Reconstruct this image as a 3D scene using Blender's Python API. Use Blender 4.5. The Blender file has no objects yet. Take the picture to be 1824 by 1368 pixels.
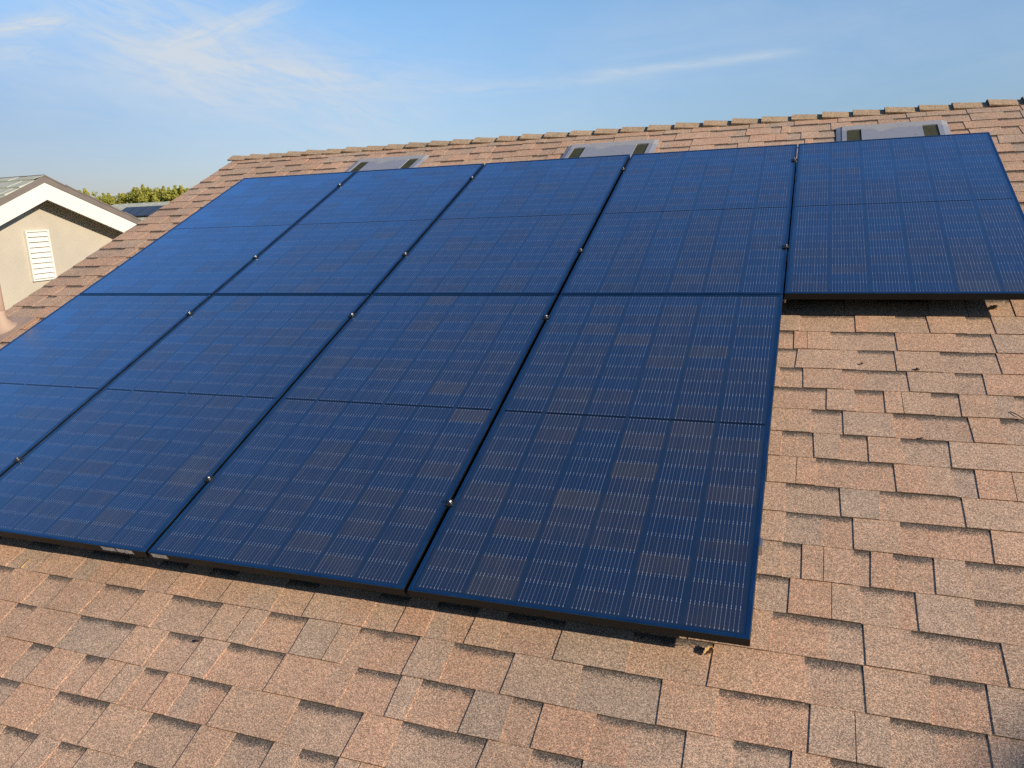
import bpy, bmesh, math, random
from mathutils import Vector, Matrix, Euler
random.seed(7)
S = bpy.context.scene
COL = S.collection
R = math.radians

# ------------------------------------------------------------------ frame of reference
PITCH = R(22.6)                       # roof pitch (5 in 12)
CP, SP = math.cos(PITCH), math.sin(PITCH)
def uvw(u, v, w):                     # roof coordinates (panel plane is w = 0) -> world
    return Vector((u, v * CP - w * SP, v * SP + w * CP))
H = 0.14                              # panel face above shingles
GROUND = -3.95
PW, PH = 1.045, 1.8757                # panel size
GU, GV = 0.0167, 0.008

# ------------------------------------------------------------------ object helpers
def link(o, parent=None):
    COL.objects.link(o)
    if parent: o.parent = parent
    return o
def empty(name, loc, rot=(0, 0, 0)):
    o = bpy.data.objects.new(name, None); COL.objects.link(o)
    o.location = loc; o.rotation_euler = rot; o.empty_display_size = .1
    return o
def tag(o, label=None, cat=None, group=None, kind=None):
    if label: o['label'] = label
    if cat: o['category'] = cat
    if group: o['group'] = group
    if kind: o['kind'] = kind
    return o
def obj(name, bm, mat, parent=None, loc=None, rot=None, smooth=False):
    me = bpy.data.meshes.new(name)
    bm.normal_update()
    bm.to_mesh(me); bm.free()
    for m in (mat if isinstance(mat, (list, tuple)) else [mat]): me.materials.append(m)
    if smooth:
        for p in me.polygons: p.use_smooth = True
    o = bpy.data.objects.new(name, me); link(o, parent)
    if loc is not None: o.location = loc
    if rot is not None: o.rotation_euler = rot
    return o
def box(bm, x0, x1, y0, y1, z0, z1, M=None, mi=0, bev=0):
    vs = [Vector(p) for p in ((x0,y0,z0),(x1,y0,z0),(x1,y1,z0),(x0,y1,z0),(x0,y0,z1),(x1,y0,z1),(x1,y1,z1),(x0,y1,z1))]
    if M is not None: vs = [M @ v for v in vs]
    b = [bm.verts.new(v) for v in vs]
    fs = []
    for f in ((3,2,1,0),(4,5,6,7),(0,1,5,4),(1,2,6,5),(2,3,7,6),(3,0,4,7)):
        q = bm.faces.new([b[i] for i in f]); q.material_index = mi; fs.append(q)
    if bev:
        es = list({e for f in fs for e in f.edges})
        bmesh.ops.bevel(bm, geom=es, offset=bev, segments=2, affect='EDGES', profile=.6)
def prism(bm, pts, y0, y1, fn, mi=0):
    """extrude polygon pts (2-D) between y0 and y1; fn(a, b, y) -> Vector"""
    A = [bm.verts.new(fn(a, b, y0)) for a, b in pts]; B = [bm.verts.new(fn(a, b, y1)) for a, b in pts]
    n = len(pts)
    for i in range(n):
        bm.faces.new((A[i], A[(i+1) % n], B[(i+1) % n], B[i])).material_index = mi
    bm.faces.new(A[::-1]).material_index = mi; bm.faces.new(B).material_index = mi
def lathe(bm, prof, seg=20, M=None, mi=0):
    M = M or Matrix()
    rings = []
    for r, z in prof:
        rings.append([bm.verts.new(M @ Vector((r*math.cos(2*math.pi*i/seg), r*math.sin(2*math.pi*i/seg), z))) for i in range(seg)])
    for a, b in zip(rings, rings[1:]):
        for i in range(seg):
            bm.faces.new((a[i], a[(i+1) % seg], b[(i+1) % seg], b[i])).material_index = mi
    bm.faces.new(rings[0][::-1]).material_index = mi; bm.faces.new(rings[-1]).material_index = mi
def tube(bm, pts, rads, seg=6, mi=0):
    rings = []
    for i, p in enumerate(pts):
        p = Vector(p)
        d = (Vector(pts[min(i+1, len(pts)-1)]) - Vector(pts[max(i-1, 0)])).normalized()
        a = d.cross(Vector((0.31, .17, .93))).normalized(); b = d.cross(a)
        rings.append([bm.verts.new(p + rads[i]*(a*math.cos(t)+b*math.sin(t))) for t in [2*math.pi*k/seg for k in range(seg)]])
    for a, b in zip(rings, rings[1:]):
        for i in range(seg):
            bm.faces.new((a[i], a[(i+1) % seg], b[(i+1) % seg], b[i])).material_index = mi
    bm.faces.new(rings[0][::-1]); bm.faces.new(rings[-1])

# ------------------------------------------------------------------ node helpers
class NT:
    def __init__(self, tree):
        self.t = tree; self.n = tree.nodes; self.l = tree.links
    def node(self, typ, **kw):
        n = self.n.new(typ)
        for k, v in kw.items(): setattr(n, k, v)
        return n
    def put(self, sock, v):
        if hasattr(v, 'is_linked') or isinstance(v, bpy.types.NodeSocket): self.l.new(v, sock)
        else: sock.default_value = v
    def m(self, op, a, b=0.0, c=None, clamp=False):
        n = self.node('ShaderNodeMath', operation=op, use_clamp=clamp)
        self.put(n.inputs[0], a); self.put(n.inputs[1], b)
        if c is not None: self.put(n.inputs[2], c)
        return n.outputs[0]
    def add(self, a, b): return self.m('ADD', a, b)
    def sub(self, a, b): return self.m('SUBTRACT', a, b)
    def mul(self, a, b): return self.m('MULTIPLY', a, b)
    def sstep(self, x, lo, hi):
        n = self.node('ShaderNodeMapRange', interpolation_type='SMOOTHSTEP')
        self.put(n.inputs[0], x); self.put(n.inputs[1], lo); self.put(n.inputs[2], hi)
        return n.outputs[0]
    def rng(self, x, lo, hi, a, b):
        n = self.node('ShaderNodeMapRange')
        self.put(n.inputs[0], x)
        for i, v in enumerate((lo, hi, a, b)): self.put(n.inputs[i+1], v)
        return n.outputs[0]
    def mix(self, f, a, b, blend='MIX'):
        n = self.node('ShaderNodeMix', data_type='RGBA', blend_type=blend)
        self.put(n.inputs[0], f); self.put(n.inputs[6], a); self.put(n.inputs[7], b)
        return n.outputs[2]
    def ramp(self, f, stops):
        n = self.node('ShaderNodeValToRGB'); e = n.color_ramp.elements
        while len(e) < len(stops): e.new(.5)
        for i, (p, c) in enumerate(stops):
            e[i].position = p; e[i].color = (*c, 1) if len(c) == 3 else c
        self.put(n.inputs[0], f); return n.outputs[0]
    def noise(self, vec, scale, detail=2, rough=.5, dist=0, out=0):
        n = self.node('ShaderNodeTexNoise')
        if vec is not None: self.put(n.inputs['Vector'], vec)
        n.inputs['Scale'].default_value = scale; n.inputs['Detail'].default_value = detail
        n.inputs['Roughness'].default_value = rough; n.inputs['Distortion'].default_value = dist
        return n.outputs[out]
    def comb(self, x, y, z=0.0):
        n = self.node('ShaderNodeCombineXYZ')
        self.put(n.inputs[0], x); self.put(n.inputs[1], y); self.put(n.inputs[2], z); return n.outputs[0]
    def sep(self, v):
        n = self.node('ShaderNodeSeparateXYZ'); self.put(n.inputs[0], v); return n.outputs
    def white(self, vec, out='Value', dim='3D'):
        n = self.node('ShaderNodeTexWhiteNoise', noise_dimensions=dim)
        self.put(n.inputs['Vector'], vec); return n.outputs[out]
    def coord(self, name='Object'): return self.node('ShaderNodeTexCoord').outputs[name]
    def bump(self, h, strength=.3, dist=.002, normal=None):
        n = self.node('ShaderNodeBump'); n.inputs['Strength'].default_value = strength; n.inputs['Distance'].default_value = dist
        self.put(n.inputs['Height'], h)
        if normal is not None: self.put(n.inputs['Normal'], normal)
        return n.outputs[0]
def c4(r, g, b): return (r, g, b, 1)
def material(name):
    m = bpy.data.materials.new(name); m.use_nodes = True
    nt = NT(m.node_tree); b = m.node_tree.nodes['Principled BSDF']
    return m, nt, b

# ------------------------------------------------------------------ materials
def shingle_mat(name, stops, band=(.058, .054, .052), edge=(.035, .028, .024), gran=470.0, bandh=.034, gain=1.0):
    m, N, b = material(name)
    co = N.coord()
    at = N.node('ShaderNodeAttribute', attribute_name='tone')
    sp = N.node('ShaderNodeSeparateColor'); N.put(sp.inputs[0], at.outputs['Color'])
    tone, dist, edg, gap = sp.outputs[0], sp.outputs[1], sp.outputs[2], at.outputs['Alpha']
    vo = N.node('ShaderNodeTexVoronoi'); N.put(vo.inputs['Vector'], co); vo.inputs['Scale'].default_value = gran
    rnd = N.sep(vo.outputs['Color'])
    rv, rv2 = rnd[0], rnd[1]
    big = N.noise(co, 1.3, 4, .6)
    mid = N.noise(co, 14, 3, .6)
    fine = N.noise(co, 95, 2, .6)
    t = N.add(tone, N.mul(N.sub(mid, .5), .5))
    base = N.ramp(t, stops)
    base = N.mix(N.mul(gap, .35), base, N.mix(1.0, base, c4(.86, .885, .91), 'MULTIPLY'))
    k = N.add(N.rng(big, .3, .7, .86, 1.12), N.mul(N.sub(mid, .5), .35))
    k = N.mul(k, N.rng(fine, .3, .7, .91, 1.09))
    k = N.mul(k, N.add(.50, N.mul(N.m('POWER', rv, 1.6), 1.30)))
    kk = N.node('ShaderNodeCombineColor')
    for i in range(3): N.put(kk.inputs[i], N.mul(k, gain))
    base = N.mix(1.0, base, kk.outputs[0], 'MULTIPLY')
    # odd dark and pale granules
    base = N.mix(N.mul(N.m('GREATER_THAN', rv2, .91), .42), base, c4(*band))
    base = N.mix(N.mul(N.m('LESS_THAN', rv2, .06), .8), base, c4(.66, .55, .40))
    # dark granule band under the overlapping course, ragged lower edge
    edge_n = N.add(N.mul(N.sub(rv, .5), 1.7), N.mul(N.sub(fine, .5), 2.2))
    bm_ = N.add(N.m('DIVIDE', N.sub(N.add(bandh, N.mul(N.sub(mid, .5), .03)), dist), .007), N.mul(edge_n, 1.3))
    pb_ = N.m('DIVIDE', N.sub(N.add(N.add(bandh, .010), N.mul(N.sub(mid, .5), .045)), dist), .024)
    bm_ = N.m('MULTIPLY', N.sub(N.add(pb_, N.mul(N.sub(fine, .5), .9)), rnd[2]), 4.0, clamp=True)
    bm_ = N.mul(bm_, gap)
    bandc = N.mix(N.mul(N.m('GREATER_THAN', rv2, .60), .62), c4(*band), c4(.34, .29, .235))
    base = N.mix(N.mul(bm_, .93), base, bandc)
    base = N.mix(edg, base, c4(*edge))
    N.put(b.inputs['Base Color'], base)
    b.inputs['Roughness'].default_value = .88
    b.inputs['Specular IOR Level'].default_value = .3
    hgt = N.add(N.mul(vo.outputs['Distance'], -1.0), N.mul(fine, 1.2))
    N.put(b.inputs['Normal'], N.bump(hgt, .32, .0022))
    return m
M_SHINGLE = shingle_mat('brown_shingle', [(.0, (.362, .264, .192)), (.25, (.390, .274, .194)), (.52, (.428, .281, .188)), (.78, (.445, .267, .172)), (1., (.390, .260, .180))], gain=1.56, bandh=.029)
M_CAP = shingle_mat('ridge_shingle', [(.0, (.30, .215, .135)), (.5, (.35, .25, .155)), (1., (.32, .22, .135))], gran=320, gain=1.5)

def simple(name, color, rough=.6, metal=0., spec=.5, var=.12, scale=6., bump=0., bscale=60., bdist=.003):
    m, N, b = material(name); co = N.coord()
    n1 = N.noise(co, scale, 4, .6)
    f = N.rng(n1, .3, .7, 1 - var, 1 + var)
    kk = N.node('ShaderNodeCombineColor')
    for i in range(3): N.put(kk.inputs[i], f)
    N.put(b.inputs['Base Color'], N.mix(1.0, c4(*color), kk.outputs[0], 'MULTIPLY'))
    N.put(b.inputs['Roughness'], N.m('MULTIPLY', N.rng(n1, .3, .7, .85, 1.15), rough, clamp=True))
    b.inputs['Metallic'].default_value = metal; b.inputs['Specular IOR Level'].default_value = spec
    if bump: N.put(b.inputs['Normal'], N.bump(N.noise(co, bscale, 3, .6), bump, bdist))
    return m
M_FRAME = simple('sky_tinted_anodised', (.095, .235, .37), .30, 1., .5, .15, 9)  # lip of the black frame, blue sky reflection put into its base colour
M_FRAMESIDE = simple('black_anodised_side', (.006, .0075, .009), .55, 0, .3, .2, 9)  # same black metal on the sides, without the painted sky blue
M_RAIL = simple('mill_aluminium', (.55, .55, .54), .4, .9, .5, .1, 12)
M_BLACKRAIL = simple('dark_aluminium', (.03, .034, .04), .4, .3, .5, .1, 12)
M_STEEL = simple('stainless', (.27, .26, .26), .38, 1., .5, .08, 40)
M_BACK = simple('backsheet', (.02, .02, .022), .6)
M_TAPE = simple('weathered_tape', (.42, .43, .44), .7, 0, .3, .35, 45, .4, 90)
M_TILE = simple('grey_green_tile', (.58, .60, .50), .8, 0, .3, .14, 5, .3, 30)
M_STUCCO = simple('stucco', (.53, .48, .39), .95, 0, .1, .07, 2.2, .22, 60, .005)
M_WHITE = simple('white_paint', (.80, .78, .72), .5, 0, .4, .03, 3)
M_EAVE = simple('eave_underside', (.62, .55, .44), .8, 0, .2, .06, 5)
M_DRIP = simple('drip_edge', (.20, .17, .15), .7, 0, .3, .08, 5)
M_PIPE = simple('pipe_paint', (.42, .29, .225), .6, 0, .4, .10, 14, .15, 60)
M_FLASH = simple('flashing_paint', (.47, .34, .26), .6, 0, .4, .10, 14)
M_WALL = simple('house_stucco', (.50, .43, .34), .95, 0, .1, .06, 3, .6, 60, .004)
M_GRASS = simple('lawn', (.07, .10, .035), .95, 0, .1, .35, .7, .5, 20, .03)
M_DARK = simple('louvre_mesh', (.030, .033, .024), .7, .2, .3, .25, 60)
M_SLAT = simple('louvre_slat', (.085, .09, .06), .6, .3, .3, .2, 40)
M_BARK = simple('bark', (.14, .10, .07), .95, 0, .1, .25, 8, .6, 20, .02)
M_STRAW = simple('dry_straw', (.60, .44, .18), .8, 0, .2, .2, 60)
M_LEAFDRY = simple('dry_leaf', (.55, .36, .17), .75, 0, .3, .35, 70)
M_TWIG = simple('twig', (.07, .055, .05), .9, 0, .2, .2, 40)
M_CRUMB = simple('crumb', (.10, .05, .035), .9, 0, .2, .3, 90)
M_SEALANT = simple('sealant', (.62, .56, .48), .8, 0, .2, .2, 60)
M_FARPANEL = simple('far_panel', (.055, .062, .078), .35, 0, .9, .1, 1.5)
M_FARFRAME = simple('far_frame', (.035, .04, .05), .4, .2, .5, .1, 4)

def vent_mat():
    m, N, b = material('vent_paint'); co = N.coord()
    x = N.sep(co)
    n = N.noise(co, 7, 5, .65, .4); n2 = N.noise(co, 40, 3, .6)
    # flaking pale primer towards the upper edge, lavender paint below
    f = N.sstep(N.add(N.add(N.mul(x[1], 9), N.mul(N.sub(n, .5), 2.2)), N.mul(N.sub(n2, .5), .5)), .2, .45)
    c = N.mix(f, c4(.38, .39, .43), c4(.50, .49, .47))
    c = N.mix(N.mul(N.sstep(n2, .60, .70), .7), c, c4(.24, .22, .20))
    N.put(b.inputs['Base Color'], c)
    b.inputs['Roughness'].default_value = .42; b.inputs['Metallic'].default_value = .15
    N.put(b.inputs['Normal'], N.bump(n2, .15, .002))
    return m
M_VENT = vent_mat()

def cell_mat():
    m, N, b = material('solar_cells'); co = N.coord(); x = N.sep(co)
    info = N.node('ShaderNodeObjectInfo').outputs['Random']
    mx, my, cg = .0190, .0190, .012
    cp = (PW - 2*mx) / 6; hl = (PH - 2*my - cg) / 2; rp = hl / 11
    cx = N.m('DIVIDE', N.sub(x[0], mx), cp); ci = N.m('FLOOR', cx); fx = N.m('FRACT', cx)
    y1 = N.sub(x[1], my)
    up = N.m('GREATER_THAN', y1, hl + cg/2)
    y2 = N.sub(y1, N.mul(up, cg))
    ry = N.m('DIVIDE', y2, rp); ri = N.m('FLOOR', ry); fy = N.m('FRACT', ry)
    dmid = N.m('ABSOLUTE', N.sub(y1, hl + cg/2))
    inside = N.mul(N.mul(N.m('GREATER_THAN', cx, 0), N.m('LESS_THAN', cx, 6)),
                   N.mul(N.m('GREATER_THAN', y1, 0), N.m('LESS_THAN', y1, 2*hl + cg)))
    incell = N.mul(inside, N.m('GREATER_THAN', dmid, cg/2))
    # tint of each half-cell
    seed = N.comb(ci, N.add(ri, N.mul(info, 991.0)), N.mul(info, 77.0))
    r1 = N.white(seed); r2 = N.white(N.comb(ri, ci, N.mul(info, 531.0)))
    pair = N.white(N.comb(ci, N.m('FLOOR', N.mul(ri, .5)), N.mul(info, 313.0)))
    g = N.add(N.mul(r1, .65), N.mul(pair, .35))
    # soft per-cell gradient keeps the cells from looking like paint chips
    gr = N.noise(co, 9, 3, .6)
    g = N.add(g, N.mul(N.sub(gr, .5), .6))
    cell = N.ramp(g, [(.08, (.0060, .017, .050)), (.36, (.010, .019, .044)), (.56, (.020, .024, .042)), (.76, (.034, .034, .041)), (1., (.056, .052, .046))])
    cell = N.mix(N.mul(r2, .25), cell, c4(.008, .012, .030))
    # gaps between the columns and chamfer corners: dark blue backsheet
    ex = N.m('MINIMUM', fx, N.sub(1.0, fx)); ey = N.m('MINIMUM', fy, N.sub(1.0, fy))
    gapx = N.m('LESS_THAN', ex, .012); gapy = N.m('LESS_THAN', ey, .012)
    gap = N.m('MAXIMUM', gapx, N.mul(gapy, .35))
    sheet = c4(.006, .026, .052)
    colr = N.mix(gap, cell, sheet)
    soft = N.m('LESS_THAN', ex, .045)
    colr = N.mix(N.mul(soft, .45), colr, c4(.009, .022, .045))
    colr = N.mix(N.sub(1.0, incell), colr, c4(.004, .013, .026))
    # centre line between the two halves, bridged at every second column
    tab = N.m('LESS_THAN', N.m('ABSOLUTE', N.sub(N.mul(N.m('FRACT', N.m('DIVIDE', N.sub(cx, 1.0), 2.0)), 2.0), 0.0)), .045)
    tab2 = N.m('GREATER_THAN', N.mul(N.m('FRACT', N.m('DIVIDE', N.sub(cx, 1.0), 2.0)), 2.0), 1.955)
    tab = N.m('MAXIMUM', tab, tab2)
    line = N.mul(N.mul(N.m('LESS_THAN', dmid, .0058), inside), N.sub(1.0, tab))
    colr = N.mix(line, colr, c4(.001, .003, .008))
    # twelve round wires per cell: thin dotted lines, brighter loops where they cross between cells
    wx = N.mul(N.m('DIVIDE', N.sub(fx, .045), .91), 12.0)
    inw = N.mul(N.m('GREATER_THAN', wx, 0), N.m('LESS_THAN', wx, 12))
    dw = N.mul(N.m('ABSOLUTE', N.sub(N.m('FRACT', wx), .5)), cp*.91/12)
    bound = N.m('LESS_THAN', N.mul(ey, rp), .0075)
    bfar = N.m('GREATER_THAN', N.m('MINIMUM', N.mul(ey, rp), 1.0), .0015)
    wrnd = N.white(N.comb(N.m('FLOOR', N.add(N.mul(ci, 12.0), wx)), ri, N.mul(info, 191.0)))
    dots = N.m('LESS_THAN', N.m('ABSOLUTE', N.sub(N.m('FRACT', N.m('DIVIDE', y2, .0119)), .5)), .16)
    wthin = N.m('LESS_THAN', dw, .00042)
    wfat = N.m('LESS_THAN', dw, .00085)
    wmask = N.m('MAXIMUM', N.mul(wthin, N.add(.22, N.mul(wrnd, .50))),
                N.m('MAXIMUM', N.mul(N.mul(wfat, dots), N.add(.08, N.mul(wrnd, .28))), N.mul(N.mul(wfat, bound), N.mul(bfar, N.add(.60, N.mul(wrnd, .8))))))
    wmask = N.m('MULTIPLY', N.mul(wmask, inw), incell, clamp=True)
    colr = N.mix(wmask, colr, c4(.44, .49, .58))
    # thin film of dust
    d1 = N.noise(co, 2.2, 5, .65); d2 = N.noise(co, 160, 2, .6)
    dust = N.mul(N.sstep(d1, .35, .8), N.rng(d2, .3, .7, .3, 1.0))
    colr = N.mix(N.mul(dust, .06), colr, c4(.30, .27, .23))
    N.put(b.inputs['Base Color'], colr)
    N.put(b.inputs['Roughness'], N.rng(d1, .3, .7, .11, .20))
    b.inputs['IOR'].default_value = 1.5
    b.inputs['Specular IOR Level'].default_value = .6
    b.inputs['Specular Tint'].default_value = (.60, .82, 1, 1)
    # added blue-tinted gloss over the glass: boosts sky reflection, more towards grazing angles
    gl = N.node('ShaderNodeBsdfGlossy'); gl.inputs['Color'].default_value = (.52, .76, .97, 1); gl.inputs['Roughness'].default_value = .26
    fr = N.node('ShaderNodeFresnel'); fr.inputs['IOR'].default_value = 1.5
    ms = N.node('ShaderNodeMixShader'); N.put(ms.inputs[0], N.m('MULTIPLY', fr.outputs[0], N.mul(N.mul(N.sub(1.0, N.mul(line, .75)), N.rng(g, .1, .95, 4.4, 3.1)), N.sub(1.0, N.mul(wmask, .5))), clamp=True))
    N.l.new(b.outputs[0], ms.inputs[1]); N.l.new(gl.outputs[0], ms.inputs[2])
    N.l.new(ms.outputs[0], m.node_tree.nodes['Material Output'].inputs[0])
    return m
M_CELL = cell_mat()

def leaf_mat(name, c1, c2):
    m, N, b = material(name); co = N.coord()
    at = N.node('ShaderNodeAttribute', attribute_name='tone')
    n = N.noise(co, 1.4, 3, .6)
    f = N.add(N.mul(at.outputs['Fac'], .6), N.mul(n, .45))
    N.put(b.inputs['Base Color'], N.mix(f, c4(*c1), c4(*c2)))
    b.inputs['Roughness'].default_value = .6
    tr = N.node('ShaderNodeBsdfTranslucent'); N.put(tr.inputs[0], N.mix(f, c4(c1[0]*1.3, c1[1]*1.3, c1[2]), c4(c2[0]*1.3, c2[1]*1.2, c2[2])))
    ms = N.node('ShaderNodeMixShader'); ms.inputs[0].default_value = .35
    N.l.new(b.outputs[0], ms.inputs[1]); N.l.new(tr.outputs[0], ms.inputs[2])
    N.l.new(ms.outputs[0], m.node_tree.nodes['Material Output'].inputs[0])
    return m
M_LEAF = leaf_mat('tree_leaf', (.30, .33, .06), (.62, .58, .12))

# ------------------------------------------------------------------ laminated shingles
def shingles(name, mat, parent, u0, u1, v0, v1, E=.143, tilt=.0046, tooth=.0027, seed=1, skew=0., wmin=.09, wmax=.27,
             loc=None, rot=None, wave=.0016, joints=True):
    rnd = random.Random(seed)
    bm = bmesh.new()
    lay = bm.loops.layers.float_color.new('tone')
    def quad(pts, tones):
        f = bm.faces.new([bm.verts.new(p) for p in pts])
        for lp, t in zip(f.loops, tones): lp[lay] = t
    n = int(math.ceil((v1 - v0) / E))
    ph = [rnd.uniform(0, 6.28) for _ in range(4)]
    for k in range(n):
        va = v0 + k*E + rnd.uniform(-.0025, .0025); vb = v0 + (k+1)*E + .004
        if vb > v1: vb = v1
        a1, a2 = rnd.uniform(0, 6.28), rnd.uniform(0, 6.28)
        def vlow(u): return va + skew*(u-3) + wave*(math.sin(u*2.3+a1)+.6*math.sin(u*6.1+a2)+.35*math.sin(u*17+ph[0]))
        def vtop(u): return vb + skew*(u-3)
        def lift(u): return .0012*max(0, math.sin(u*3.1+a2)*math.sin(u*1.3+a1))
        # plan of the course: alternating gaps and teeth
        segs = []; u = u0 - rnd.uniform(0, .0); istooth = rnd.random() < .5
        nxj = u0 + rnd.uniform(.2, 1.0)
        cur = rnd.random()
        while u < u1:
            w = rnd.uniform(wmin, wmax)
            if rnd.random() < .12: w *= .5
            ue = min(u + w, u1)
            if u1 - ue < .05: ue = u1
            segs.append((u, ue, istooth)); u = ue; istooth = not istooth
        prev_s = 0.
        for si, (a, b, tth) in enumerate(segs):
            sl = rnd.uniform(-.007, .007) if si + 1 < len(segs) else 0.
            # edges lean a little: lower corner offset
            al, bl = a + prev_s, b + sl
            prev_s = sl
            hgt = tooth if tth else 0.
            cuts = [0., 1.]
            if b - a > .14 and rnd.random() < .55: cuts = [0., rnd.uniform(.3, .7), 1.]
            for c0, c1 in zip(cuts, cuts[1:]):
                tone = min(1., max(0., rnd.gauss(.52, .21)))
                jt = 0.
                ns = max(1, int((b-a)*(c1-c0)/.09))
                for q in range(ns):
                    f0 = c0 + (c1-c0)*q/ns; f1 = c0 + (c1-c0)*(q+1)/ns
                    A, B = a+(b-a)*f0, a+(b-a)*f1; AL, BL = al+(bl-al)*f0, al+(bl-al)*f1
                    if tth and joints and c0 > 0 and q == 0 and rnd.random() < .4:
                        A += .0022; AL += .0022; jt = 1.
                    za, zb = tilt+hgt+lift(A), tilt+hgt+lift(B)
                    yl0, yl1, yt0, yt1 = vlow(AL), vlow(BL), vtop(A), vtop(B)
                    ha, hb = yt0-yl0, yt1-yl1
                    g = 0. if tth else 1.
                    quad([(AL, yl0, za), (BL, yl1, zb), (B, yt1, hgt), (A, yt0, hgt)],
                         [(tone, ha, 0, g), (tone, hb, 0, g), (tone, 0, 0, g), (tone, 0, 0, g)])
                    quad([(AL, yl0, -.001), (BL, yl1, -.001), (BL, yl1, zb), (AL, yl0, za)], [(tone, 1, .72, 0)]*4)
                    if jt and q == 0:
                        quad([(AL-.0022, yl0, .001), (AL, yl0, .001), (A, yt0, .0005), (A-.0022, yt0, .0005)], [(tone, 1, 1, 0)]*4)
                        quad([(AL, yl0, .001), (AL, yl0, za), (A, yt0, hgt), (A, yt0, 0)], [(tone, 1, .6, 0)]*4)
            if tth:      # cut sides of the tooth
                for U, UL, sgn in ((a, al, -1), (b, bl, 1)):
                    P = [(UL, vlow(UL), 0), (U, vtop(U), 0), (U, vtop(U), tooth), (UL, vlow(UL), tilt+tooth+lift(U))]
                    if sgn > 0: P = P[::-1]
                    quad(P[::-1], [(.6, 1, .25, 0)]*4)
        for U in (u0, u1):   # cut ends along the rake
            P = [(U, vlow(U), -.002), (U, vtop(U), -.002), (U, vtop(U), .001), (U, vlow(U), tilt+.001)]
            quad(P if U == u1 else P[::-1], [(.5, 1, .7, 0)]*4)
    return obj(name, bm, mat, parent, loc, rot)

# ------------------------------------------------------------------ the roof we stand on
U0, U1, V0, V1 = -.757, 9.2, -3.5, 4.70
ridge = uvw(3, V1, -H)
house = empty('house', (4.2, uvw(0, V0, 0).y + .6, GROUND))
tag(house, 'house whose brown shingle roof slopes up under the blue solar panels', 'house')
hp = house.location
def hl(p): return Vector(p) - hp
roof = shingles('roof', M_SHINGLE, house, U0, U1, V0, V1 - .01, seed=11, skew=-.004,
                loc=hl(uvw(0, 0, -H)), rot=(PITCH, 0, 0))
# sheathing below and back slope
bm = bmesh.new()
box(bm, U0 + .012, U1, V0 + .02, V1 - .003, -.022, -.006)
back = Matrix.Translation((0, V1, 0)) @ Matrix.Rotation(-2*PITCH, 4, 'X')
box(bm, U0 + .012, U1, .0, 5.2, -.024, -.001, back)
obj('roof_deck', bm, M_DRIP, house, hl(uvw(0, 0, -H)), (PITCH, 0, 0))
bm = bmesh.new()
lay = bm.loops.layers.float_color.new('tone')
rnd = random.Random(5)
for k in range(36):
    y0, y1 = k*.143, (k+1)*.143
    z0, z1 = .001, .006
    P = [back @ Vector(p) for p in ((U0, y0, z0), (U1, y0, z0), (U1, y1, z1), (U0, y1, z1))]
    f = bm.faces.new([bm.verts.new(p) for p in P])
    for lp in f.loops: lp[lay] = (.5, 1, 0, 0)
    P = [back @ Vector(p) for p in ((U0, y1, z1), (U1, y1, z1), (U1, y1, z0 - .002), (U0, y1, z0 - .002))]
    f = bm.faces.new([bm.verts.new(p) for p in P])
    for lp in f.loops: lp[lay] = (.5, 1, .9, 0)
obj('back_slope', bm, M_SHINGLE, house, hl(uvw(0, 0, -H)), (PITCH, 0, 0))
# ridge caps, folded over the ridge with their thick butts towards the left
bm = bmesh.new(); lay = bm.loops.layers.float_color.new('tone')
rnd = random.Random(21)
pitch_c = .2068; uu = -.800; kcap = 0
def capface(pts, tone, e=0.):
    f = bm.faces.new([bm.verts.new(p) for p in pts])
    for lp in f.loops: lp[lay] = (tone, 1, e, 0)
while uu < U1:
    a, b = uu + rnd.uniform(-.004, .004), uu + pitch_c + .012
    tone = rnd.uniform(.1, .9)
    zl, zr, th = .021 + rnd.uniform(-.002, .004), .004, .013
    def crest(u, z):      # front foot, crest (rounded), back foot; z = lift
        out = []
        L = .112 + rnd.uniform(-.003, .003) if False else .112
        for y, zz in ((V1 - L, z), (V1 - .028, z + .003), (V1 - .008, z + .0015)):
            out.append(Vector((u, y, zz)))
        for y, zz in ((.008, z + .0015), (.028, z + .003), (L, z)):
            out.append(back @ Vector((u, y, zz)))
        return out
    A = crest(a, zl); B = crest(b, zr)
    A0 = crest(a, zl - th); B0 = crest(b, zr - .003)
    A[0].y += .0; wob = rnd.uniform(-.004, .004)
    for q in (A, A0): q[0].y += wob
    for i in range(5):
        capface((A[i], B[i], B[i+1], A[i+1])[::1], tone)
        capface((A0[i], A[i], A[i+1], A0[i+1]), tone, .75)
    capface((A0[0], B0[0], B[0], A[0]), tone, .45)
    capface((A0[5], A[5], B[5], B0[5]), tone, .45)
    uu += pitch_c; kcap += 1
obj('ridge_cap', bm, M_CAP, roof).matrix_parent_inverse = Matrix()
# rake board, gable wall and eave boards of this house
bm = bmesh.new()
box(bm, U0 + .03, U0 + .055, V0 + .03, V1 - .02, -.19, -.024)
Mb = back
box(bm, U0 + .03, U0 + .055, .02, 5.15, -.19, -.0245, Mb)
obj('rake_board', bm, M_WHITE, house, hl(uvw(0, 0, -H)), (PITCH, 0, 0))
bm = bmesh.new()
pk = uvw(0, V1, -H - .04); fe = uvw(0, V0 + .55, -H - .04); be_y = pk.y + (pk.y - fe.y) * .62
be_z = pk.z - (be_y - pk.y) * math.tan(PITCH)
prism(bm, [(fe.y, GROUND), (be_y, GROUND), (be_y, be_z - .02), (pk.y, pk.z - .02), (fe.y, fe.z - .02)], U0 + .4, U1 - .3, lambda a, b, y: hl((y, a, b)))
obj('wall', bm, M_WALL, house)

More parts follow.
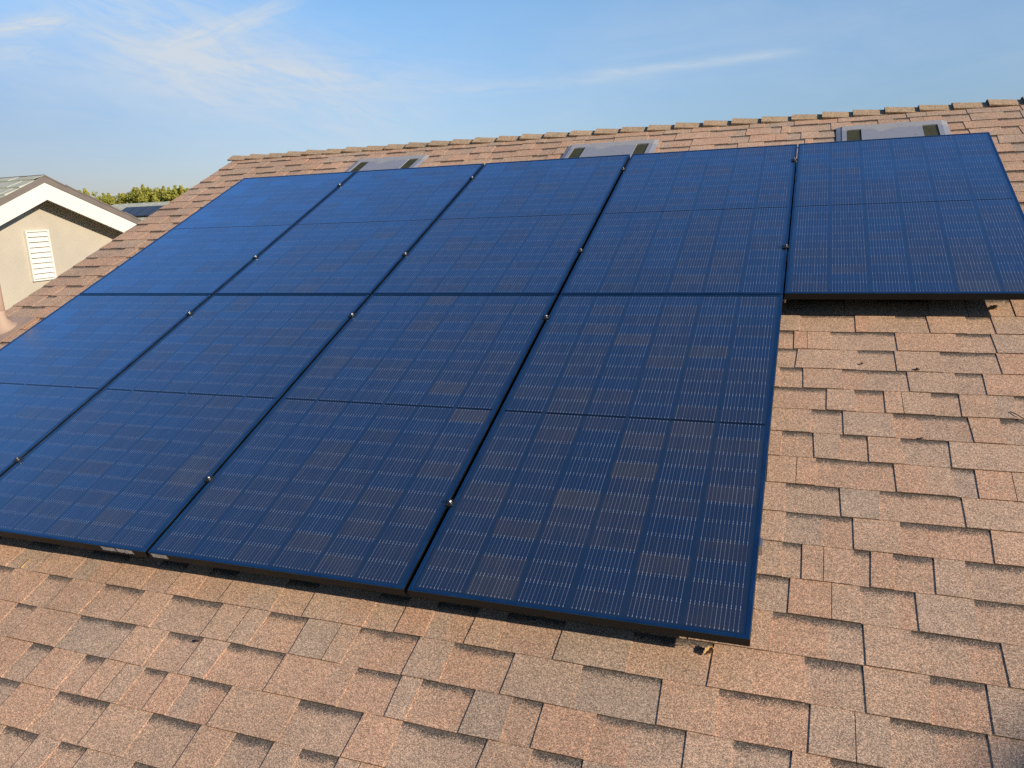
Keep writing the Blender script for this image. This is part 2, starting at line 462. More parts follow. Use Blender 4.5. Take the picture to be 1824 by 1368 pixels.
# low roof vents
def roof_vent(u, w, parent, label):
    bm = bmesh.new()
    v0, v1 = -.30, .13
    t = .021
    # sheet metal hood: sloped skirt and flat top with two recessed openings
    o = [(-.035, v0 - .02), (w + .035, v0 - .02), (w + .035, v1 + .006), (-.035, v1 + .006)]
    i_ = [(0, v0), (w, v0), (w, v1), (0, v1)]
    O = [bm.verts.new((x, y, .009)) for x, y in o]; I = [bm.verts.new((x, y, t - .002)) for x, y in i_]
    for k in range(4): bm.faces.new((O[k], O[(k+1) % 4], I[(k+1) % 4], I[k]))
    xs = [0, .028, .118, w - .118, w - .028, w]; ys = [v0, v0 + .04, v1 - .075, v1]
    V = {(i, j): bm.verts.new((xs[i], ys[j], t)) for i in range(6) for j in range(4)}
    for i in range(5):
        for j in range(3):
            if i in (1, 3) and j == 1:
                # recess walls and floor
                c = [V[i, j], V[i+1, j], V[i+1, j+1], V[i, j+1]]
                d = [bm.verts.new(v.co - Vector((0, 0, .016))) for v in c]
                for k in range(4): bm.faces.new((c[k], c[(k+1) % 4], d[(k+1) % 4], d[k])[::-1])
                continue
            bm.faces.new((V[i, j], V[i+1, j], V[i+1, j+1], V[i, j+1]))
    bmesh.ops.recalc_face_normals(bm, faces=bm.faces)
    o = obj('roof_vent', bm, M_VENT, parent, loc=(u, 4.235, 0)); o['label'] = label
    for i in (1, 3):
        bm = bmesh.new()
        box(bm, xs[i] + .001, xs[i+1] - .001, ys[1] + .001, ys[2] - .001, t - .0155, t - .013)
        y = ys[1] + .008
        while y < ys[2] - .012:
            Mx = Matrix.Translation((0, y, t - .008)) @ Matrix.Rotation(R(35), 4, 'X')
            box(bm, xs[i] + .002, xs[i+1] - .002, -.008, .008, -.0008, .0008, Mx, 1)
            y += .022
        obj('louvre', bm, [M_DARK, M_SLAT], o)
roof_vent(.745, .605, roof, 'painted low roof vent half hidden behind the two leftmost upper panels')
roof_vent(2.60, .625, roof, 'low roof vent with flaking pale and lavender paint behind the third upper panel')
roof_vent(4.50, .600, roof, 'widest looking roof vent behind the far right panel')
# plumbing vent pipe with flashing
pb = uvw(-.525, 1.655, -H)
bm = bmesh.new()
lathe(bm, [(.031, -.08), (.031, .42), (.026, .421), (.026, .36)], 28)
pipe = obj('vent_pipe', bm, M_PIPE, house, hl(pb), smooth=False)
for p in pipe.data.polygons: p.use_smooth = len(p.vertices) == 4
bm = bmesh.new()
Mr = Matrix.Rotation(PITCH, 4, 'X')
box(bm, -.15, .15, -.22, .15, .011, .0135, Mr)
rings = []
for r, z, tf in ((.095, .012, 1), (.070, .03, .9), (.045, .075, .5), (.036, .11, .15), (.033, .125, 0)):
    ring = []
    for i in range(28):
        t = 2*math.pi*i/28
        a = Mr @ Vector((r*math.cos(t), r*math.sin(t), z)); b_ = Vector((r*math.cos(t), r*math.sin(t), z))
        ring.append(bm.verts.new(b_.lerp(a, tf)))
    rings.append(ring)
for a, b_ in zip(rings, rings[1:]):
    for i in range(28): bm.faces.new((a[i], a[(i+1) % 28], b_[(i+1) % 28], b_[i])).smooth = True
obj('flashing', bm, M_FLASH, pipe)

# ------------------------------------------------------------------ solar panels
def panel_frame_bm():
    bm = bmesh.new()
    prof = [(0, -.032), (0, -.0016), (.0005, -.0005), (.0016, 0), (.0100, 0), (.0108, -.0004), (.0112, -.0012), (.0112, -.006), (.0022, -.008), (.0022, -.030), (.022, -.030), (.022, -.032)]
    crn = [(0, 0, 1, 1), (PW, 0, -1, 1), (PW, PH, -1, -1), (0, PH, 1, -1)]
    rings = [[bm.verts.new((x + sx*d, y + sy*d, z)) for d, z in prof] for x, y, sx, sy in crn]
    n = len(prof)
    for k in range(4):
        A, B = rings[k], rings[(k+1) % 4]
        for i in range(n):
            j = (i+1) % n
            bm.faces.new((A[i], B[i], B[j], A[j]))
    bmesh.ops.recalc_face_normals(bm, faces=bm.faces)
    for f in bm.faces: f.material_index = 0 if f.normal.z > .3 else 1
    return bm
def glass_bm():
    bm = bmesh.new(); d = .0108; z = -.0022
    q = [bm.verts.new(p) for p in ((d, d, z), (PW-d, d, z), (PW-d, PH-d, z), (d, PH-d, z))]
    bm.faces.new(q); return bm
def make_panel():
    r = empty('solar_panel', (0, 0, 0), (PITCH, 0, 0))
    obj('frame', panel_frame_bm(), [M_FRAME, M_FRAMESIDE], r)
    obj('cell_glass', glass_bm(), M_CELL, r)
    bm = bmesh.new(); box(bm, .004, PW-.004, .004, PH-.004, -.0075, -.0062)
    obj('backsheet', bm, M_BACK, r)
    bm = bmesh.new(); box(bm, PW/2-.06, PW/2+.06, PH/2-.04, PH/2+.04, -.028, -.0078, bev=.003)
    obj('junction_box', bm, M_BACK, r)
    return r
def copy_thing(o):
    c = o.copy(); COL.objects.link(c)
    for ch in list(o.children):
        d = ch.copy(); COL.objects.link(d); d.parent = c
        for g in list(ch.children):
            e = g.copy(); COL.objects.link(e); e.parent = d
    return c
proto = make_panel()
PU = PW + GU
specs = []
lab = {(0, 0): 'bottom row solar panel cut by the left picture edge, nearest the vent pipe',
       (1, 0): 'bottom row solar panel second from left with pale tape on its lower frame end',
       (2, 0): 'bottom row solar panel third from left, short tape strip at its lower left corner',
       (3, 0): 'nearest solar panel at the bottom right corner of the main array, darkest cells',
       (0, 1): 'top row leftmost solar panel, bluest one, next to the shingled roof edge',
       (1, 1): 'top row second solar panel, below the leftmost roof vent',
       (2, 1): 'top row third solar panel, below the gap between first and second roof vents',
       (3, 1): 'top row fourth solar panel, beside the wide gap to the single right panel'}
DU, DV = .0069, .0032
UR = 3*PU + PW + DU
for r_ in (0, 1):
    for c_ in range(4): specs.append((c_*PU, r_*(PH + GV), lab[c_, r_]))
specs.append((UR, PH + GV + DV, 'single solar panel standing apart at the far right of the upper row'))
panels = []
for i, (u, v, l) in enumerate(specs):
    p = proto if i == 0 else copy_thing(proto)
    p.location = uvw(u, v, random.Random(i).uniform(-.0006, .0006))
    tag(p, l, 'solar panel', 'black framed solar panels on the brown roof')
    panels.append(p)
def tape(parent, x0, x1, seed):
    rnd = random.Random(seed); bm = bmesh.new()
    n = 14; top, bot = [], []
    for i in range(n+1):
        x = x0 + (x1-x0)*i/n
        top.append((x, -.0022 - rnd.uniform(0, .002))); bot.append((x + .004, -.021 - rnd.uniform(-.002, .003)))
    for i in range(n):
        if rnd.random() < .07: continue
        q = [(top[i][0], -.0008, top[i][1]), (bot[i][0], -.0008, bot[i][1]), (bot[i+1][0], -.0008, bot[i+1][1]), (top[i+1][0], -.0008, top[i+1][1])]
        bm.faces.new([bm.verts.new(p) for p in q])
    bmesh.ops.remove_doubles(bm, verts=bm.verts, dist=.0001)
    o = obj('tape_strip', bm, M_TAPE, parent); return o
tape(panels[1], 1.895 - PU, 1.962 - PU, 3); tape(panels[1], 1.968 - PU, 2.047 - PU, 4)
tape(panels[2], 2.136 - 2*PU, 2.209 - 2*PU, 6)
bm = bmesh.new()
lathe(bm, [(.004, 0), (.004, .012), (.0075, .012), (.0075, .018), (.004, .019)], 10, Matrix.Translation((.002, .006, -.052)))
obj('grounding_bolt', bm, M_STEEL, panels[8], smooth=False)

# mid clamps between the panels
def make_clamp():
    r = empty('panel_clamp', (0, 0, 0), (PITCH, 0, 0))
    bm = bmesh.new()
    box(bm, -.017, .017, -.016, .016, .0006, .0036, bev=.0008); box(bm, -.0060, .0060, -.016, .016, -.028, .0005)
    obj('clamp_plate', bm, M_BLACKRAIL, r)
    bm = bmesh.new()
    lathe(bm, [(.0092, .0037), (.0098, .0045), (.0094, .0055), (.0068, .0062)], 20)
    lathe(bm, [(.0072, .0067), (.0074, .0115), (.0062, .0130)], 6)
    lathe(bm, [(.0040, .0131), (.0040, .0150), (.0032, .0158)], 12)
    obj('flange_bolt', bm, M_STEEL, r)
    return r
cproto = make_clamp(); first = True
rail_v = [.394, 1.656, 2.343, 3.487]
seams = [PU - GU/2, 2*PU - GU/2, 3*PU - GU/2]
vname = ['lower clamp of the bottom row', 'upper clamp of the bottom row', 'lower clamp of the top row', 'upper clamp of the top row']
sname = ['first and second panels from left', 'second and third panels from left', 'third and fourth panels from left']
cl = [(u, v, '%s between %s' % (vname[j], sname[i])) for i, u in enumerate(seams) for j, v in enumerate(rail_v)]
ug = UR - (GU + DU)/2 - .003
cl += [(ug, rail_v[2], 'lower clamp in the wide gap beside the single right panel'), (ug, rail_v[3], 'upper clamp in the wide gap beside the single right panel')]
for u, v, l in cl:
    c_ = cproto if first else copy_thing(cproto); first = False
    c_.location = uvw(u + random.Random(int(u*999+v*77)).uniform(-.001, .001), v, 0)
    tag(c_, l, 'clamp', 'clamps holding the solar panels')

# mounting rails on L feet
def make_rail(u0, u1, v, label):
    r = empty('mounting_rail', uvw(u0, v, -H), (PITCH, 0, 0))
    tag(r, label, 'mounting rail', 'rails under the solar panels')
    bm = bmesh.new(); L = u1 - u0
    box(bm, 0, L, -.018, .018, .062, .1072, bev=.002)
    box(bm, L + .0003, L + .003, -.0165, .0165, .0635, .1055, mi=1)
    obj('rail', bm, [M_RAIL, M_RAIL], r)
    x = .45
    while x < L - .1:
        bm = bmesh.new()
        box(bm, x - .02, x + .02, -.026, -.0185, .010, .085); box(bm, x - .02, x + .02, -.0255, .03, .0072, .0115)
        lathe(bm, [(.008, .0116), (.008, .018), (.004, .02)], 6, Matrix.Translation((x, .012, 0)))
        obj('mounting_foot', bm, M_BLACKRAIL, r)
        x += 1.22
names = ['lowest mounting rail, pale end showing at the right edge of the nearest panel', 'mounting rail under the upper part of the bottom panel row',
         'mounting rail under the lower part of the top panel row', 'highest mounting rail, under the upper part of the top panel row']
ends = [PU*3 + PW + .005, PU*3 + PW - .01, UR + PW - .02, UR + PW - .02]
for v, e, nme in zip(rail_v, ends, names): make_rail(.03, e, v, nme)

# ------------------------------------------------------------------ small debris on the shingles
def ground_pt(u, v, w=0.0): return uvw(u, v, -H + .008 + w)
def dry_leaf(u, v, label, rz, s=1.):
    bm = bmesh.new(); n = 9; rnd = random.Random(int(u*1000))
    L = .034*s
    rows = []
    for i in range(n+1):
        t = i/n; x = (t - .5)*L; wd = .010*s*math.sin(math.pi*min(1, t*.92 + .06))**.7*(1 + .3*math.sin(t*19))
        z = .006*s*math.sin(t*3.0) + .012*s*(t-.4)**2*6*.3
        rows.append([(x, -wd, z + .008*s), (x, -wd*.5, z + .002*s), (x, 0, z), (x, wd*.55, z + .003*s), (x, wd, z + .011*s)])
    V = [[bm.verts.new(p) for p in r_] for r_ in rows]
    for a, b in zip(V, V[1:]):
        for k in range(4): bm.faces.new((a[k], b[k], b[k+1], a[k+1])).smooth = True
    tube(bm, [(L*.5, 0, .004*s), (L*.68, .002, .002), (L*.85, .006*s, .006*s)], [.0012, .001, .0008], 5)
    o = obj('dry_leaf', bm, M_LEAFDRY, None, ground_pt(u, v, -.005)); o.rotation_euler = Euler((PITCH, 0, 0)).to_matrix().__matmul__(Matrix.Rotation(rz, 3, 'Z')).to_euler()
    tag(o, label, 'leaf')
dry_leaf(4.112, .035, 'curled tan dry leaf on the shingles just below the nearest panel corner', R(50), .95)
dry_leaf(5.083, 1.975, 'pale dry leaf on the shingles under the single right panel', R(20), 1.15)
def stick(name, pts, rad, mat, label, cat, rot=0):
    bm = bmesh.new(); tube(bm, pts, [rad*(1 - .4*i/len(pts)) for i in range(len(pts))], 6)
    o = obj(name, bm, mat, None); tag(o, label, cat); return o
def flat(u, v, w=0.0): return tuple(ground_pt(u, v, w))
stick('twig', [flat(5.045, 1.252, .001), flat(5.065, 1.228, .004), flat(5.09, 1.200, .003), flat(5.10, 1.192, .002)], .0017, M_TWIG, 'thin dark twig lying on the shingles near the right picture edge', 'twig')
stick('straw', [flat(1.4585, -.062, .001), flat(1.4605, -.04, .003), flat(1.4595, -.015, .002)], .0022, M_STRAW, 'short yellow straw on the shingles below the second panel at left', 'straw')
def crumb(u, v, s, label, seed):
    bm = bmesh.new(); bmesh.ops.create_icosphere(bm, subdivisions=2, radius=s)
    rnd = random.Random(seed)
    for x in bm.verts: x.co *= rnd.uniform(.6, 1.25); x.co.z *= .6
    o = obj('debris_bit', bm, M_CRUMB, None, ground_pt(u, v, s*.3)); tag(o, label, 'debris', 'dark bits of debris on the shingles')
crumb(4.758, 1.503, .0085, 'largest reddish dark bit of debris on the shingles right of the array', 1)
crumb(4.556, 1.535, .006, 'dark bit of debris on the shingles, a shingle left of the largest one', 2)
crumb(4.742, 1.070, .005, 'small dark bit of debris on the shingles three courses below the largest one', 3)
crumb(2.46, -.23, .007, 'brown bit of debris on the shingles below the third panel', 4)

# ------------------------------------------------------------------ neighbour's gabled house
NX, NY, NZ, NO = -4.05, 4.83, 1.665, .26       # gable wall plane, ridge line, ridge height, overhang
nb = empty('neighbor_house', (NX - 5, NY, GROUND)); tag(nb, 'beige stucco house with white gable trim at the left picture edge', 'house')
np_ = nb.location
half = 4.2; tp = math.tan(PITCH)
bm = bmesh.new()
zt = NZ - .075
prism(bm, [(-half+.5, GROUND), (half-.5, GROUND), (half-.5, zt - (half-.5)*tp), (0, zt), (-half+.5, zt - (half-.5)*tp)], NX - 10, NX,
      lambda a, b, y: Vector((y, NY + a, b)) - np_)
obj('wall', bm, M_STUCCO, nb)
# front slope (faces us) with tile courses, and back slope deck
slope_len = half / CP
fl = Vector((NX + NO, NY, NZ)) - np_
rf = shingles('roof', M_TILE, nb, -10.4, 0., -slope_len, 0., E=.21, tilt=.016, tooth=.004, seed=33, wmin=.2, wmax=.32, loc=fl, rot=(PITCH, 0, 0), wave=.004, joints=False)
bm = bmesh.new()
bk = Matrix.Translation(fl) @ Matrix.Rotation(-PITCH, 4, 'X'); fk = Matrix.Translation(fl) @ Matrix.Rotation(PITCH, 4, 'X')
box(bm, -10.4, -.004, -slope_len, -.02, -.070, -.003, fk); box(bm, -10.4, -.003, .0, slope_len, -.068, -.002, bk)
y = 0.
while y < slope_len:      # tile butts standing proud along the back rake
    box(bm, -10.4, .004, y, min(y + .30, slope_len), -.001, .012 + .004*random.random(), bk @ Matrix.Translation((0, y, 0)) @ Matrix.Rotation(R(-2.2), 4, 'X') @ Matrix.Translation((0, -y, 0)))
    y += .29
obj('roof_edge', bm, M_DRIP, nb)
bm = bmesh.new()          # white fascia boards, mitred at the peak
fz = NZ - .072 / CP; fh = .185
for sgn in (-1, 1):
    pts = [(0, fz), (sgn*half, fz - half*tp), (sgn*half, fz - half*tp - fh), (0, fz - fh)]
    if sgn < 0: pts = pts[::-1]
    prism(bm, pts, NX + NO - .030, NX + NO - .008, lambda a, b, y: Vector((y, NY + a, b)) - np_)
obj('fascia', bm, M_WHITE, nb)
bm = bmesh.new()          # underside of the overhang
for sgn in (-1, 1):
    pts = [(sgn*.0, fz - .03), (sgn*half, fz - half*tp - .03), (sgn*half, fz - half*tp - .05), (sgn*.0, fz - .05)]
    if sgn < 0: pts = pts[::-1]
    prism(bm, pts, NX - .3, NX + NO - .0305, lambda a, b, y: Vector((y, NY + a, b)) - np_)
obj('soffit', bm, M_EAVE, nb)
# gable vent: frame and blades
gv = empty('gable_vent', Vector((NX, 4.66, .495)) - np_); gv.parent = nb
gw, gh = .305, .575
bm = bmesh.new(); fr = .020
box(bm, .001, .030, 0, fr, 0, gh); box(bm, .001, .030, gw-fr, gw, 0, gh)
box(bm, .001, .0305, fr, gw-fr, 0, fr); box(bm, .001, .0305, fr, gw-fr, gh-fr, gh)
obj('vent_frame', bm, M_WHITE, gv)
bm = bmesh.new(); box(bm, .0015, .004, fr, gw-fr, fr, gh-fr); obj('vent_recess', bm, M_EAVE, gv)
nb_sl = 9
for i in range(nb_sl):
    z = fr + (gh - 2*fr)*(i + .5)/nb_sl
    bm = bmesh.new()
    box(bm, -.003, .003, fr + .001, gw - fr - .001, -.027, .027, Matrix.Translation((.017, 0, z)) @ Matrix.Rotation(R(-26), 4, 'Y'))
    obj('vent_slat', bm, M_WHITE, gv)
# little hook under the eave
bm = bmesh.new(); lathe(bm, [(.008, 0), (.014, .012), (.010, .028), (.003, .05)], 10)
obj('eave_hook', bm, M_WHITE, nb, Vector((NX + .10, 5.42, fz - .62*tp - .12)) - np_)

# ------------------------------------------------------------------ distant house with panels of its own
FY, FZ, FX = 46.0, 2.0, -45.8
fhs = empty('distant_house', (FX + 9, FY, GROUND)); tag(fhs, 'distant house whose grey roof carries dark panels, behind the brown roof edge', 'house')
fp = fhs.location; frl = Vector((0, FY, FZ)) - fp
shingles('roof', M_TILE, fhs, FX - fp.x, 22., -7.0, 0., E=.36, tilt=.02, tooth=.006, seed=44, wmin=.3, wmax=.6, loc=Vector((0, FY, FZ)) - Vector((0, fp.y, fp.z)), rot=(PITCH, 0, 0), joints=False)
bm = bmesh.new()
prism(bm, [(-6, GROUND), (6, GROUND), (6, FZ - 6.1*tp), (0, FZ - .08), (-6, FZ - 6.1*tp)], FX + .5, FX + 30, lambda a, b, y: Vector((y, FY + a, b)) - fp)
obj('wall', bm, M_WALL, fhs)
bm = bmesh.new()   # hip end and back slope
hz = FZ - 6.46*tp
P = [Vector(q) - fp for q in ((FX, FY, FZ), (FX - 6.2, FY + 6.46, hz), (FX - 6.2, FY - 6.46, hz), (FX, FY - 6.46, hz), (FX + 31, FY, FZ), (FX + 31, FY + 6.46, hz))]
v = [bm.verts.new(p) for p in P]
bm.faces.new((v[0], v[1], v[2])); bm.faces.new((v[0], v[2], v[3])); bm.faces.new((v[0], v[4], v[5], v[1]))
obj('hip_slope', bm, M_TILE, fhs)
def far_panel_proto():
    r = empty('solar_panel', (0, 0, 0), (PITCH, 0, 0))
    bm = bmesh.new(); box(bm, .02, .98, .02, 1.64, .0, .036); obj('cell_glass', bm, M_FARPANEL, r)
    bm = bmesh.new()
    box(bm, 0, .0195, 0, 1.66, -.03, .042); box(bm, .9805, 1, 0, 1.66, -.03, .042); box(bm, .02, .98, 0, .0195, -.03, .0415); box(bm, .02, .98, 1.6405, 1.66, -.03, .0415)
    obj('frame', bm, M_FARFRAME, r)
    return r
fpp = far_panel_proto()
ordn = ['leftmost', 'second', 'third', 'fourth', 'fifth', 'rightmost']
for i in range(6):
    q = fpp if i == 0 else copy_thing(fpp)
    base = Vector((FX + 2.3 + i*1.03, FY, FZ)) + Vector((0, -CP, -SP))*2.82 + Vector((0, -SP, CP))*.14
    q.location = base
    tag(q, 'small dark solar panel on the distant grey roof, %s in its row' % ordn[i], 'solar panel', 'panels on the distant roof')

# ------------------------------------------------------------------ trees behind the distant house
def make_tree(x, y, top, width, label, seed, wispy=False):
    rnd = random.Random(seed)
    r = empty('tree', (x, y, GROUND)); tag(r, label, 'tree', 'trees beyond the distant roof')
    Ht = top - GROUND
    bm = bmesh.new()
    tube(bm, [(0, 0, 0), (.1, .05, Ht*.3), (-.05, 0, Ht*.6), (.05, .0, Ht*.86)], [.17, .13, .09, .03], 8)
    tips = []
    for k in range(9):
        a = rnd.uniform(0, 6.28); z0 = Ht*rnd.uniform(.35, .7); L = width*rnd.uniform(.3, .5)
        e = (math.cos(a)*L, math.sin(a)*L, min(Ht*.9, z0 + Ht*rnd.uniform(.10, .26)))
        tube(bm, [(0, 0, z0), (e[0]*.5, e[1]*.5, (z0+e[2])/2 + .1), e], [.055, .04, .015], 5); tips.append(e)
    obj('trunk', bm, M_BARK, r)
    bm = bmesh.new(); lay = bm.loops.layers.float_color.new('tone')
    clumps = []
    for e in tips: clumps.append((Vector(e), rnd.uniform(.35, .6)*width*.42))
    n = 52 if not wispy else 18
    for k in range(n):
        a = rnd.uniform(0, 6.28); rr = width*.5*math.sqrt(rnd.random())*.9
        zz = Ht*rnd.uniform(.62, .95) - rr*.22
        clumps.append((Vector((math.cos(a)*rr, math.sin(a)*rr, zz)), rnd.uniform(.16, .30)*width*.5))
    for k in range(7 if not wispy else 4):    # tufts that break the skyline
        a = rnd.uniform(0, 6.28); rr = width*.42*rnd.random()
        zt_ = Ht*rnd.uniform(.93, 1.0) - rr*.25
        for q in range(4): clumps.append((Vector((math.cos(a)*rr + rnd.uniform(-.1, .1), math.sin(a)*rr, zt_ - q*.22)), .13 + .07*q))
    for c, rad in clumps:
        nl = int(26 + 150*rad)
        ct = rnd.uniform(.1, .9)
        for q in range(nl):
            d = Vector((rnd.gauss(0, 1), rnd.gauss(0, 1), rnd.gauss(0, 1))).normalized() * rad * (rnd.random()**.45)
            d.z *= .75
            p = c + d; s = rnd.uniform(.06, .14)
            nrm = (d.normalized() + Vector((rnd.gauss(0, .6), rnd.gauss(0, .6), rnd.gauss(.4, .6)))).normalized()
            a1 = nrm.orthogonal().normalized(); a1.rotate(Matrix.Rotation(rnd.uniform(0, 6.28), 3, nrm)); b1 = nrm.cross(a1)
            f = bm.faces.new([bm.verts.new(p + v_) for v_ in (a1*s, b1*s*.5, -a1*s*.9, -b1*s*.5)])
            t = min(1, max(0, ct + rnd.uniform(-.25, .25)))
            for lp in f.loops: lp[lay] = (t, t, t, 1)
    obj('crown', bm, M_LEAF, r)
    return r
make_tree(-66.2, 62.0, 4.05, 2.6, 'sparse tree whose tuft peeks over the neighbour gable rake', 1, True)
make_tree(-64.1, 62.3, 3.6, 2.8, 'small loose tree just right of the gable rake, left end of the tree line', 2, True)
make_tree(-61.5, 62.0, 3.55, 3.6, 'low dense yellow green tree, left end of the closed tree line', 3)
make_tree(-59.6, 62.6, 3.9, 3.6, 'dense yellow green tree with a rounded double tuft, left of the tallest one', 4)
make_tree(-58.0, 62.0, 4.05, 3.4, 'tallest yellow green tree in the middle of the tree line', 5)
make_tree(-56.3, 62.5, 3.85, 3.4, 'yellow green tree with an upright tuft, right of the tallest one', 6)
make_tree(-53.9, 62.0, 3.85, 2.6, 'yellow green tree at the right end, half behind the brown roof edge', 7)

# ------------------------------------------------------------------ added unseen house at the right, its ridge placed to shade the lower right corner
sund = Vector((.218, -.036*CP - .108*SP, -.036*SP + .108*CP)).normalized()
sa, sb = uvw(4.775, -.17, -H), uvw(4.89, -.04, -H)
rp_ = sa + sund*((14.0 - sa.x)/sund.x)
rd_ = (sb - sa) - sund*((sb - sa).z/sund.z)
rang = math.atan2(-rd_.x, rd_.y)
rh = empty('unseen_shade_house', (rp_.x, rp_.y, GROUND), (0, 0, rang))
tag(rh, 'added unseen two storey house at right, its ridge placed to shade the roof corner', 'house')
RH = rp_.z - GROUND
bm = bmesh.new()
prism(bm, [(-3.6, 0), (3.6, 0), (3.6, RH - 3.6*tp - .1), (0, RH - .1), (-3.6, RH - 3.6*tp - .1)], -7, 11, lambda a, b, y: Vector((a, y, b)))
obj('wall', bm, M_STUCCO, rh)
bm = bmesh.new()
for sg in (-1, 1):
    prism(bm, [(0, RH), (sg*4.1, RH - 4.1*tp), (sg*4.1, RH - 4.1*tp - .09), (0, RH - .09)][::sg], -7.4, 11.4, lambda a, b, y: Vector((a, y, b)))
obj('roof', bm, M_TILE, rh)
for z0 in (.9, 3.6):
    for k in range(3):
        bm = bmesh.new(); y0 = -4.5 + k*5
        box(bm, -3.66, -3.601, y0, y0 + .06, z0, z0 + 1.3); box(bm, -3.66, -3.601, y0 + 1.34, y0 + 1.4, z0, z0 + 1.3)
        box(bm, -3.66, -3.601, y0 + .0605, y0 + 1.3395, z0, z0 + .06); box(bm, -3.66, -3.601, y0 + .0605, y0 + 1.3395, z0 + 1.24, z0 + 1.3)
        wn = obj('window', bm, M_WHITE, rh)
        bm = bmesh.new(); box(bm, -3.63, -3.602, y0 + .061, y0 + 1.339, z0 + .061, z0 + 1.239)
        obj('pane', bm, M_FARPANEL, wn)

# ------------------------------------------------------------------ ground
bm = bmesh.new()
bmesh.ops.create_grid(bm, x_segments=8, y_segments=8, size=900)
tag(obj('ground', bm, M_GRASS, None, (0, 0, GROUND)), kind='structure')

# ------------------------------------------------------------------ sun and sky
sund = Vector((.218, -.036*CP - .108*SP, -.036*SP + .108*CP)).normalized()
EL = math.asin(sund.z); AZ = math.atan2(sund.x, sund.y)
ld = bpy.data.lights.new('sun', 'SUN'); ld.energy = 5.0; ld.angle = R(.53); ld.color = (1.0, .86, .68)
lo = bpy.data.objects.new('sun', ld); COL.objects.link(lo)
lo.rotation_euler = sund.to_track_quat('Z', 'Y').to_euler(); lo.location = sund*30
w = bpy.data.worlds.new('World'); S.world = w; w.use_nodes = True
N = NT(w.node_tree); bg = w.node_tree.nodes['Background']
sky = N.node('ShaderNodeTexSky', sky_type='NISHITA'); sky.sun_disc = False
sky.sun_elevation = EL; sky.sun_rotation = AZ
sky.altitude = 100; sky.air_density = 1.0; sky.dust_density = .25; sky.ozone_density = 3.0
g = N.coord('Generated'); gx = N.sep(g)
az = N.mul(N.m('ARCTAN2', gx[0], gx[1]), 57.2958); el = N.mul(N.m('ARCSINE', gx[2]), 57.2958)
SKYS = .12
def streak(a0, e0, a1, e1, wd, stretch, thr, soft, seed, endsoft=.25):
    """a cirrus wisp along a line in the sky from (azimuth, elevation) to (azimuth, elevation), degrees"""
    dx, dy = a1 - a0, e1 - e0; L = math.hypot(dx, dy); ux, uy = dx/L, dy/L
    px, py = N.sub(az, a0), N.sub(el, e0)
    along = N.add(N.mul(px, ux), N.mul(py, uy)); across = N.add(N.mul(px, -uy), N.mul(py, ux))
    warp = N.mul(N.sub(N.noise(N.comb(N.mul(along, .16), N.mul(across, .3), seed), 1, 3), .5), wd*1.3)
    ac = N.m('DIVIDE', N.add(across, warp), wd)
    fall = N.m('POWER', 2.71828, N.mul(N.mul(ac, ac), -1.0))
    endm = N.mul(N.sstep(along, -L*endsoft, L*endsoft), N.sub(1.0, N.sstep(along, L*(1-endsoft), L*(1+endsoft))))
    tex = N.noise(N.comb(N.mul(along, stretch), N.mul(across, stretch*5), seed + 3.3), 1, 7, .66, .8)
    return N.mul(N.mul(fall, endm), N.sstep(tex, thr - soft, thr + soft))
parts = [
    N.mul(streak(-49, 13.5, -28, 5.2, 2.9, .24, .43, .26, 1.), .62),
    N.mul(streak(-46, 9.6, -24, 7.6, 2.2, .22, .43, .24, 9.), .45),
    N.mul(streak(-54, 9.5, -36, 6.0, 2.6, .22, .42, .28, 15.), .36),
    N.mul(streak(-42, 9.8, -34, 12.6, .7, .3, .45, .2, 2.), .55),
    N.mul(streak(-51.5, 10.5, -47.5, 11.2, .45, .5, .42, .15, 5.), .8),
    N.mul(streak(-52.5, 9.0, -49, 9.5, .6, .5, .45, .2, 6.), .45),
    N.mul(streak(-14.3, 7.75, -1.5, 8.15, .26, .3, .36, .30, 3., .14), .42),
    N.mul(streak(-25, 7.2, -12, 7.5, .45, .25, .45, .2, 4.), .35),
    N.mul(streak(-60, 3.5, -15, 3.0, 3.5, .08, .38, .35, 8.), .22),
    N.mul(streak(-20, 8, 22, 10, 4.0, .07, .42, .4, 12.), .30),
]
tot = parts[0]
for p in parts[1:]: tot = N.m('ADD', tot, p, clamp=True)
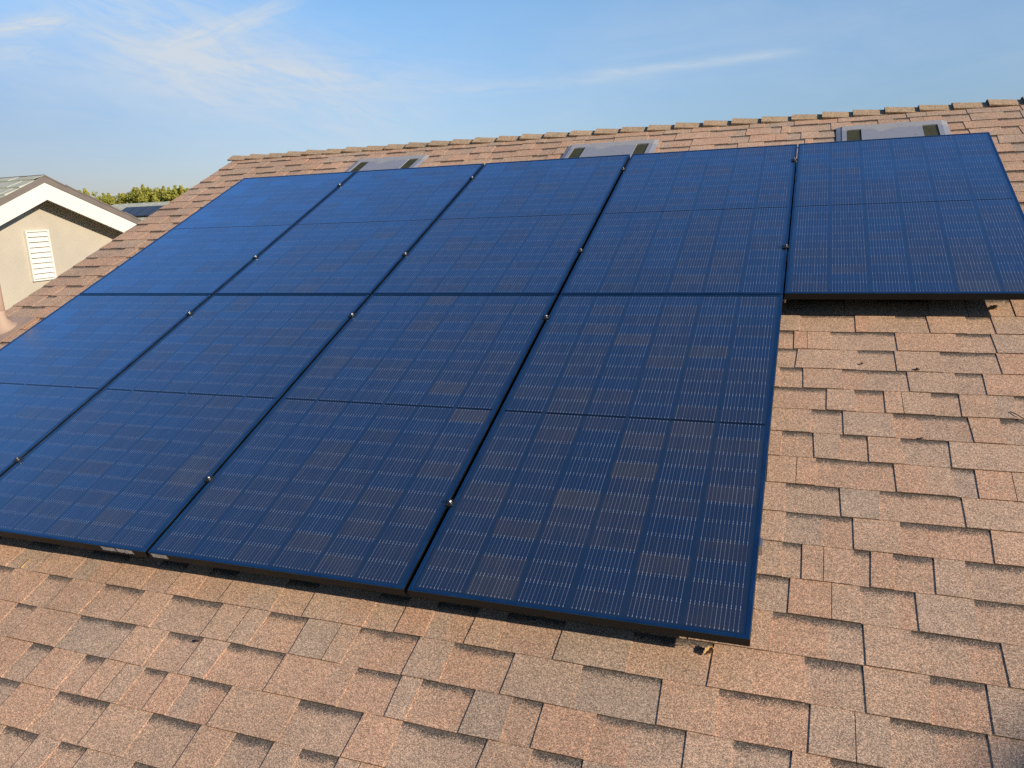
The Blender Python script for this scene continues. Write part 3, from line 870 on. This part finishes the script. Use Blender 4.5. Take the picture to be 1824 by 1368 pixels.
tint = N.ramp(N.m('DIVIDE', el, 40.0), [(0., (.70, .72, .93)), (.12, (.79, .87, 1.08)), (.3, (1.05, 1.18, 1.30)), (1., (.95, 1.10, 1.28))])
base_sky = N.mix(1.0, sky.outputs[0], tint, 'MULTIPLY')
side = N.mul(N.sub(1.0, N.sstep(az, -58, -22)), N.sub(1.0, N.sstep(el, 5, 16)))
behind = N.sstep(N.add(N.mul(gx[0], -.25), N.mul(gx[1], -.97)), -.05, .55)   # sky behind the camera dimmed to deepen shade under the panels
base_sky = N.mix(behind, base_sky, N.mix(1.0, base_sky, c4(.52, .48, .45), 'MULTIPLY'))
base_sky = N.mix(side, base_sky, N.mix(1.0, base_sky, c4(.74, .66, .66), 'MULTIPLY'))
col = N.mix(tot, base_sky, c4(5.1, 5.75, 6.5))
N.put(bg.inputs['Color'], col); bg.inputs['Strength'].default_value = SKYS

# ------------------------------------------------------------------ camera
RW = [[0.9369183320514417, 0.3467838401056765, -0.04387490521362959],
      [0.03912783302054605, -0.2287775463724549, -0.9726920617332679],
      [-0.3473514815702686, 0.9096162941138202, -0.2279147773479806]]
cd = bpy.data.cameras.new('camera'); cam = bpy.data.objects.new('camera', cd); COL.objects.link(cam)
cd.sensor_fit = 'HORIZONTAL'; cd.sensor_width = 36.; cd.lens = 36.*1420.9/1824
cd.clip_start = .05; cd.clip_end = 3000
x_, y_, z_ = Vector(RW[0]), -Vector(RW[1]), -Vector(RW[2])
Mc = Matrix(((x_.x, y_.x, z_.x, 4.35064), (x_.y, y_.y, z_.y, -2.04031), (x_.z, y_.z, z_.z, 1.19898), (0, 0, 0, 1)))
cam.matrix_world = Mc
S.camera = cam
S.view_settings.view_transform = 'Standard'; S.view_settings.look = 'None'; S.view_settings.exposure = 0; S.view_settings.gamma = 1
S.render.engine = 'CYCLES'
S.cycles.max_bounces = 6; S.cycles.caustics_reflective = False; S.cycles.caustics_refractive = False
S.cycles.use_denoising = False
S.cycles.denoiser = 'OPENIMAGEDENOISE'
S.cycles.denoising_input_passes = 'RGB_ALBEDO_NORMAL'
